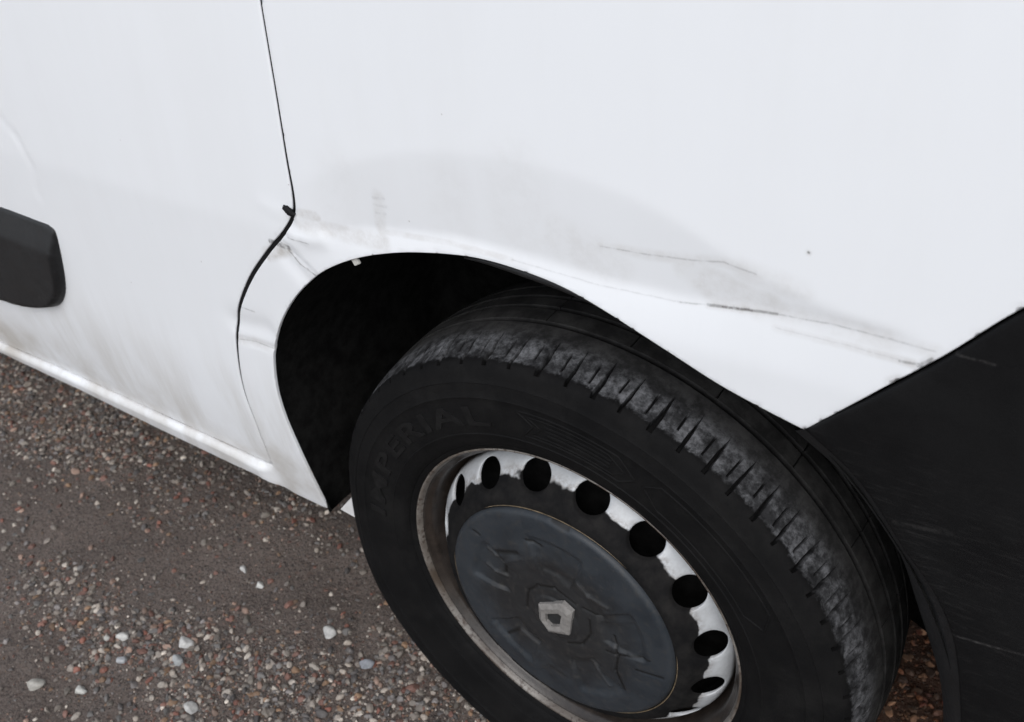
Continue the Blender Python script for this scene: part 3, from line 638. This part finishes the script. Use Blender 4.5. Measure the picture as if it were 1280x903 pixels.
# diamond badge
def badge():
    y0 = -.0180; yt = -.0250
    C = Vector((.0045, .0025)); out = [(-.0172, .0158), (.0132, .0352), (.0205, .0345), (.0272, .0265), (.0200, -.0130), (-.0065, -.0240), (-.0135, -.0230), (-.0182, -.0150)]
    out = [(-.0172, .0150), (.0147, .0345), (.0268, .0272), (.0203, -.0125), (-.0070, -.0232), (-.0176, -.0085)]
    inn_ = [(-.0078, .0062), (.0085, .0160), (.0128, .0145), (.0092, -.0040), (-.0020, -.0100), (-.0082, -.0060)]
    mid = [(a*.52+b*.48, c*.52+d*.48) for (a, c), (b, d) in zip(out, inn_)]
    n = 6; V = [(a, y0, b) for a, b in out]+[(a*.985+C.x*.015, yt+.0025, b*.985+C.y*.015) for a, b in out]+[(a, yt, b) for a, b in mid]+[(a, yt+.0012, b) for a, b in inn_]+[(a, y0+.001, b) for a, b in inn_]
    F = [(k*n+i, k*n+(i+1) % n, (k+1)*n+(i+1) % n, (k+1)*n+i) for k in range(4) for i in range(n)]
    o = mesh_obj('badge', V, F, M['badge'], wheel, False); fix_normals(o); return o
badge()['label'] = 'grey open diamond badge at the hub'

# tyre
NP = 66
def tyre():
    G = [.0577, .0822, .1028, .1273]
    half = [(.1975, .0060), (.2030, .0000), (.2060, -.0030), (.2095, -.0040), (.2100, -.0052), (.2140, -.0080), (.2200, -.0105), (.2270, -.0118), (.2283, -.0126), (.2295, -.0118), (.2350, -.0124), (.2450, -.0128), (.2550, -.0130), (.2640, -.0130), (.2700, -.0128), (.2712, -.0135), (.2725, -.0127), (.2790, -.0120), (.2860, -.0108), (.2868, -.0113), (.2876, -.0104), (.2930, -.0090), (.2985, -.0070), (.3030, -.0045)]
    sh = [(.3058, -.0018), (.3072, .0015), (.3081, .0055), (.3088, .0105), (.3102, .0140), (.3115, .0180), (.3127, .0225), (.3136, .0265), (.3143, .0300), (.3150, .0340), (.3157, .0390), (.3164, .0450)]
    crown = []
    def Rc(y_): return .3205-.0040*((y_-.0925)/.0475)**2 if abs(y_-.0925) < .0475 else .3165
    y_ = .0490; ys_ = []
    marks = []
    for g in G: marks += [(g-.0045, 0), (g-.0031, 0), (g-.0024, 1), (g+.0024, 1), (g+.0031, 0), (g+.0045, 0)]
    marks = [(.0500, 0)]+marks+[(.135, 0)]
    crown = [(Rc(a)-(.0062 if dd else 0), a) for a, dd in marks]
    mir = lambda L_: [(R_, .185-b) for R_, b in reversed(L_)]
    prof = half+sh+crown+mir(sh)+mir(half)
    yc = np.array([b for _, b in prof]); Rr = np.array([a for a, _ in prof]); k = len(prof)
    loc = [0, .018, .045, .062, .080, .110, .138, .160, .185, .22, .30, .38, .44, .470, .492, .508, .530, .56, .62, .70, .78, .86, .93]
    rnd = random.Random(7); pitch = [1+rnd.uniform(-.10, .10) for _ in range(NP)]; s_ = sum(pitch); acc = 0; T = []; U = []; W = []
    for i, p_ in enumerate(pitch):
        for q in loc: T.append((acc+p_*q)/s_*2*math.pi); U.append(q); W.append(i)
        acc += p_
    T = np.array(T); U = np.array(U); W = np.array(W); n = len(T)
    Y, U2 = np.meshgrid(yc, U); _, T2 = np.meshgrid(yc, T); R2 = np.tile(Rr, (n, 1)).astype(float); _, W2 = np.meshgrid(yc, W)
    # slanted lateral grooves on the outer shoulder and its mirror
    yo = np.minimum(Y, .185-Y)
    on = (R2 > .3050) & (yo < .047)
    wg = .060*np.clip((.038-yo)/.028, .30, 1)*(1+.25*np.sin(W2*3.1))+.008; long_ = np.abs(U2-.11) < wg; short = (U2 > .465) & (U2 < .515)
    dl = np.where((yo > -.0022) & (yo < .0345), 1, 0); taper = np.clip((.0360-yo)/.012, 0, 1)
    R2 -= np.where(on & long_, .0062*dl*taper, 0)
    wv = np.sin(W2*2.3); R0 = np.tile(Rr, (n, 1)); R_sh = R2.copy()
    R2 -= np.where(on & short & (yo > .010+.003*wv) & (yo < .0285), .0032, 0)
    # sipes across the inner ribs, every second pitch
    rib = (Y > .062) & (Y < .123); R2 -= np.where(rib & (U2 > .10) & (U2 < .125) & (W2 % 3 == 0) & (R2 > .315), .003, 0)
    scrub_groove_dark = np.where(R0-R2 > .0010, 0.0, 1.0); scrub_groove_dark *= np.where((R0 < .3145) & (Y > .052) & (Y < .133), 0, 1)  # zero in grooves: keeps dust off and darkens the recesses through the colour
    # wear: uneven, rounded blocks
    tt_ = T2+(yo-.004)*.12*np.sin(W2*1.7)
    bl = sstep((-np.sin(tt_)+.15)/.6)*np.interp(R0, [.225, .285, .31], [0, 1, 1])*np.interp(yo, [-.01, .0, .03], [1, 1, 0])
    Y = np.where(Y < .0925, Y-.010*bl, Y+.010*bl)
    X = R2*np.cos(tt_); Z = R2*np.sin(tt_)
    V = np.stack([X, Y, Z], 2).reshape(-1, 3)
    idx = np.arange(n*k).reshape(n, k); a = idx[:, :-1]; b = idx[:, 1:]; c = np.roll(idx, -1, 0)[:, 1:]; d = np.roll(idx, -1, 0)[:, :-1]
    F = np.stack([a, b, c, d], 2).reshape(-1, 4).tolist()
    o = mesh_obj('tyre', V.tolist(), [tuple(q) for q in F], M['tyre'], wheel); at = o.data.attributes.new('scrub_groove_dark', 'FLOAT', 'POINT'); at.data.foreach_set('value', scrub_groove_dark.ravel()); fix_normals(o); sharp(o, 38); return o
ty = tyre(); ty['label'] = 'worn black tyre with dusty scrubbed shoulder blocks'
def wrap_text(s, deg, rmid, size, name, span, high, depth=.0009):
    cu = bpy.data.curves.new('lettering', 'FONT'); cu.body = s; cu.size = size; cu.align_x = 'CENTER'; cu.align_y = 'CENTER'; cu.extrude = depth; cu.space_character = 1.12; cu.offset = size*.022
    cu.resolution_u = 4; to = bpy.data.objects.new('lettering', cu); COL.objects.link(to)
    dg = bpy.context.evaluated_depsgraph_get(); me = bpy.data.meshes.new_from_object(to.evaluated_get(dg)); bpy.data.objects.remove(to, do_unlink=True)
    bm = bmesh.new(); bm.from_mesh(me); bmesh.ops.triangulate(bm, faces=bm.faces)
    xs_ = [v.co.x for v in bm.verts]; kx = span/(max(xs_)-min(xs_)); zs_ = [v.co.y for v in bm.verts]; kz = high/(max(zs_)-min(zs_)); mz = (max(zs_)+min(zs_))/2
    for v in bm.verts: v.co.x *= kx; v.co.y = (v.co.y-mz)*kz
    bmesh.ops.subdivide_edges(bm, edges=[e for e in bm.edges if e.calc_length() > size*.25], cuts=2)
    for v in bm.verts:
        a = math.radians(deg)-v.co.x/rmid; rr = rmid+v.co.y; ys = float(np.interp(rr, SW[:, 0], SW[:, 1]))
        v.co = Vector((rr*math.cos(a), ys-v.co.z-.0002, rr*math.sin(a)))
    bmesh.ops.recalc_face_normals(bm, faces=bm.faces)
    return bm_obj(name, bm, M['letters'], wheel, False)
SW = np.array([(.2095, -.0040), (.2140, -.0080), (.2200, -.0105), (.2270, -.0118), (.2350, -.0124), (.2450, -.0128), (.2550, -.0130), (.2640, -.0130), (.2700, -.0128), (.2790, -.0120), (.2860, -.0108)])
wrap_text('IMPERIAL', 139, .2503, .030, 'tyre_lettering', .300, .0225)
wrap_text('IMPERIAL', 319, .2503, .030, 'tyre_lettering', .300, .0225)
# raised outlines beside the brand lettering
def outline(poly, wdt, name):
    """poly: [(deg, r)] closed; a raised line of width wdt on the sidewall"""
    pts = []
    m_ = len(poly)
    for i in range(m_):
        a0, r0 = poly[i]; a1, r1 = poly[(i+1) % m_]; k = max(2, int(abs(a1-a0)/1.2)+2)
        for j in range(k): t_ = j/k; pts.append((a0+(a1-a0)*t_, r0+(r1-r0)*t_))
    V = []; F = []
    q = [(math.radians(a)*.25, r_) for a, r_ in pts]; n = len(q)
    for i in range(n):
        d = np.array(q[(i+1) % n])-np.array(q[i-1]); d /= max(np.linalg.norm(d), 1e-9); nn = np.array([-d[1], d[0]])
        for w, h in ((-wdt, .0), (-wdt*.6, .0010), (wdt*.6, .0010), (wdt, .0)):
            aa_, rr = q[i][0]/.25+nn[0]*w/.25, q[i][1]+nn[1]*w
            V.append((rr*math.cos(aa_), float(np.interp(rr, SW[:, 0], SW[:, 1]))-h, rr*math.sin(aa_)))
    for i in range(n):
        j = (i+1) % n
        for k in range(3): F.append((i*4+k, i*4+k+1, j*4+k+1, j*4+k))
    o = mesh_obj(name, V, F, M['tyre'], wheel); fix_normals(o); return o
for base_a in (0, 180):
    outline([(96+base_a, .2640), (92+base_a, .2500), (95+base_a, .2360), (70+base_a, .2360), (67+base_a, .2500), (72+base_a, .2640)], .0011, 'sidewall_outline')
    outline([(93.5+base_a, .2600), (90+base_a, .2500), (92.5+base_a, .2400), (72+base_a, .2400), (69.5+base_a, .2500), (74+base_a, .2600)], .0006, 'sidewall_outline')
    for rr_ in (.2455, .2500, .2545): outline([(89+base_a, rr_+.0006), (89+base_a, rr_-.0006), (73+base_a, rr_-.0006), (73+base_a, rr_+.0006)], .0006, 'sidewall_outline')
    outline([(62+base_a, .2640), (65+base_a, .2500), (60+base_a, .2360), (30+base_a, .2360), (26+base_a, .2500), (30+base_a, .2640)], .0011, 'sidewall_outline')

# ------------------------------------------------------------ ground and gravel
def fbm(x, y, sc, seed, oct_=3):
    """smooth value noise, vectorised"""
    out = np.zeros(np.broadcast(x, y).shape); amp = 1; tot = 0
    for o_ in range(oct_):
        R_ = np.random.RandomState(seed+o_); tab = R_.rand(256, 256); a = x*sc; b = y*sc; i = np.floor(a).astype(int); j = np.floor(b).astype(int)
        fa_ = a-i; fb_ = b-j; fa_ = fa_*fa_*(3-2*fa_); fb_ = fb_*fb_*(3-2*fb_); i %= 256; j %= 256; i1 = (i+1) % 256; j1 = (j+1) % 256
        out += amp*((tab[i, j]*(1-fa_)+tab[i1, j]*fa_)*(1-fb_)+(tab[i, j1]*(1-fa_)+tab[i1, j1]*fa_)*fb_); tot += amp; amp *= .5; sc *= 2.1
    return out/tot
def ground_z(x, y):
    near = np.exp(-(x*x+y*y)/16.0)
    h = (fbm(x, y, 2.2, 11)-.5)*.03+(fbm(x, y, 14, 21)-.5)*.010+(fbm(x, y, 70, 31, 2)-.5)*.0035
    return h*near+(fbm(x, y, .15, 41)-.5)*.10*(1-near)-.003
def density(x, y):
    d = .10+1.0*np.clip((fbm(x, y, 7, 51)-.42)*4, 0, 1)
    def blob(cx, cy, sx, sy, w): return w*np.exp(-((x-cx)/sx)**2-((y-cy)/sy)**2)
    d = d+blob(-1.25, .15, .30, .14, 1.6)+blob(-.50, -.16, .32, .10, .9)+blob(-.25, .0, .16, .10, .9)+blob(-.65, .15, .2, .08, .3)+blob(.3, .35, .3, .3, .7)
    d = d*(1-blob(-.88, -.06, .28, .075, .9)-blob(-.50, .065, .16, .05, .65))
    return np.clip(d, .02, 3)
def ax(a, b, fine_lo, fine_hi, fine):
    L_ = list(np.arange(fine_lo, fine_hi, fine)); s_ = fine; v = fine_hi
    while v < b: L_.append(v); s_ *= 1.25; v += s_
    L_.append(b); s_ = fine; v = fine_lo-fine
    while v > a: L_.insert(0, v); s_ *= 1.25; v -= s_
    L_.insert(0, a); return np.array(L_)
gx = ax(-400, 400, -1.9, .6, .006); gy = ax(-400, 400, -.65, .95, .006)
GX, GY = np.meshgrid(gx, gy, indexing='ij'); GZ = ground_z(GX, GY); n1, n2 = GX.shape
me = bpy.data.meshes.new('ground'); me.vertices.add(n1*n2); me.vertices.foreach_set('co', np.stack([GX, GY, GZ], 2).ravel())
ix = np.arange(n1*n2).reshape(n1, n2); Q = np.stack([ix[:-1, :-1], ix[1:, :-1], ix[1:, 1:], ix[:-1, 1:]], 2).reshape(-1, 4)
me.loops.add(Q.size); me.loops.foreach_set('vertex_index', Q.ravel().astype(np.int32)); me.polygons.add(len(Q)); me.polygons.foreach_set('loop_start', (np.arange(len(Q))*4).astype(np.int32))
me.polygons.foreach_set('use_smooth', np.ones(len(Q), bool)); me.update(calc_edges=True); me.validate()
me.materials.append(M['ground']); go = bpy.data.objects.new('ground', me); COL.objects.link(go); go['kind'] = 'structure'

PAL = np.array([(.30, .285, .265), (.40, .39, .37), (.20, .19, .18), (.13, .135, .14), (.17, .095, .08), (.22, .15, .10), (.09, .09, .095), (.27, .20, .17), (.55, .54, .51), (.19, .085, .066), (.155, .15, .14), (.19, .19, .20)])
PW = np.array([.13, .07, .15, .12, .10, .07, .12, .07, .02, .03, .10, .06]); PW /= PW.sum()
def ico(sub):
    bm = bmesh.new(); bmesh.ops.create_icosphere(bm, subdivisions=sub, radius=1); v = np.array([tuple(a.co) for a in bm.verts]); f_ = np.array([[a.index for a in q.verts] for q in bm.faces]); bm.free(); return v, f_
def gravel(name, count, lo, hi, power, region, seed, sub, label, sink=.25, wts=None):
    R_ = np.random.RandomState(seed); v0, f0 = ico(sub)
    xs = R_.uniform(region[0], region[2], count*4); ys_ = R_.uniform(region[1], region[3], count*4); k = R_.rand(count*4)*1.6 < density(xs, ys_); xs = xs[k][:count]; ys_ = ys_[k][:count]; n = len(xs)
    s_ = lo+(hi-lo)*R_.rand(n)**power
    ang = R_.rand(n)*6.283; tilt = R_.normal(0, .35, n); sc = np.stack([s_*R_.uniform(.85, 1.35, n), s_*R_.uniform(.6, 1.0, n), s_*R_.uniform(.45, .8, n)], 1)*.5
    nv = len(v0); var = []
    for q in range(12):
        dirs = R_.normal(0, 1, (7, 3)); dirs /= np.linalg.norm(dirs, axis=1)[:, None]; v = v0.copy()
        for d_ in dirs:                                         # knock facets off so the stones look broken
            h = v@d_; lim = R_.uniform(.38, .8); over = np.clip(h-lim, 0, None); v = v-over[:, None]*d_*.85
        var.append(v+R_.normal(0, .03, v.shape))
    var = np.array(var)[R_.randint(0, 12, n)]; P = var*sc[:, None, :]
    ct, st = np.cos(tilt)[:, None], np.sin(tilt)[:, None]; y_, z_ = P[..., 1]*ct-P[..., 2]*st, P[..., 1]*st+P[..., 2]*ct
    ca, sa = np.cos(ang)[:, None], np.sin(ang)[:, None]; x_, y2 = P[..., 0]*ca-y_*sa, P[..., 0]*sa+y_*ca
    z0 = ground_z(xs, ys_)+sc[:, 2]*(1-2*sink)
    P = np.stack([x_+xs[:, None], y2+ys_[:, None], z_+z0[:, None]], 2).reshape(-1, 3)
    Fq = (f0[None]+(np.arange(n)*nv)[:, None, None]).reshape(-1, 3)
    me = bpy.data.meshes.new(name); me.vertices.add(len(P)); me.vertices.foreach_set('co', P.ravel()); me.loops.add(Fq.size); me.loops.foreach_set('vertex_index', Fq.ravel().astype(np.int32))
    me.polygons.add(len(Fq)); me.polygons.foreach_set('loop_start', (np.arange(len(Fq))*3).astype(np.int32)); me.polygons.foreach_set('use_smooth', np.full(len(Fq), False)); me.update(calc_edges=True)
    c = PAL[R_.choice(len(PAL), n, p=wts if wts is not None else PW)]*np.array([1.08, .98, .89])*R_.uniform(.55, 1.35, (n, 1)); ir = np.clip((xs-.12)/.14, 0, 1)*np.clip((ys_-.1)/.12, 0, 1); c = c*(1-ir[:, None]*np.array([.15, .5, .68])); c = np.repeat(np.c_[c, np.ones(n)], nv, 0)
    at = me.attributes.new('tint', 'FLOAT_COLOR', 'POINT'); at.data.foreach_set('color', c.ravel())
    me.materials.append(M['pebble']); o = bpy.data.objects.new(name, me); COL.objects.link(o); o['kind'] = 'stuff'; o['label'] = label; o['category'] = 'gravel'; return o
REG = (-2.0, -.65, .9, 1.1)
gravel('fine_grit', 85000, .0016, .0055, 1.5, REG, 5, 1, 'fine sandy grit scattered over the packed dirt beside the van', .3)
gravel('gravel', 36000, .004, .0145, 2.0, REG, 6, 2, 'mixed grey, white and reddish pebbles lying along the van sill', .33)
w2 = PW.copy(); w2[1] *= 2; w2[8] *= 3; w2 /= w2.sum()
gravel('coarse_gravel', 600, .011, .019, 1.8, REG, 8, 2, 'scattered larger pale and grey stones among the gravel', .36, w2)

BIG = [(-.702, -.174, .017, (.56, .55, .52), 'white oval pebble right of a smaller white one in the loose gravel'),
       (-.722, -.188, .012, (.52, .51, .47), 'small white pebble just left of a larger white oval one'),
       (-.601, -.131, .026, (.55, .54, .52), 'largest white angular stone in the gravel below the sill'),
       (-.587, -.160, .020, (.36, .37, .37), 'pale grey stone just in front of the largest white angular stone'),
       (-.662, -.202, .018, (.40, .41, .42), 'bluish grey upright pebble in front of the white oval pebble'),
       (-.593, .008, .015, (.62, .61, .58), 'bright white pebble alone on smooth dirt midway to the tyre'),
       (-.641, .017, .014, (.55, .54, .52), 'whitish round pebble behind the lone bright white one'),
       (-.742, -.297, .025, (.40, .38, .34), 'long tan grey stone near the lower left corner'),
       (-.674, -.267, .020, (.55, .54, .50), 'flat white pebble near the bottom left of the gravel'),
       (-.500, -.204, .021, (.45, .44, .42), 'pale grey pebble at the bottom edge of the picture'),
       (-.426, -.007, .022, (.48, .47, .45), 'flat pale oval pebble on bare dirt short of the tyre'),
       (-.342, -.017, .023, (.24, .25, .27), 'grey rounded stone nearest the tyre sidewall')]
v0, f0 = ico(3); RS = np.random.RandomState(77)
for x, y, s_, c, lab in BIG:
    v = v0.copy()
    for q in range(10):
        d = RS.normal(0, 1, 3); d /= np.linalg.norm(d); h = v@d; v = v-np.clip(h-RS.uniform(.45, .8), 0, None)[:, None]*d*.9
    v = v*np.array([.62, .46, .36])*s_; v += np.array([noise.noise(Vector(q_)*180)*.0006 for q_ in v])[:, None]
    a = RS.uniform(-.5, .9); ca, sa = math.cos(a), math.sin(a); v = np.c_[v[:, 0]*ca-v[:, 1]*sa, v[:, 0]*sa+v[:, 1]*ca, v[:, 2]]
    o = mesh_obj('pebble', v, [tuple(q) for q in f0.tolist()], mat_stone('pebble_stone', c)); o.location = (x, y, float(ground_z(np.array([x]), np.array([y]))[0])+s_*.10)
    o['label'] = lab; o['category'] = 'pebble'; o['group'] = 'larger pale pebbles lying on the gravel'
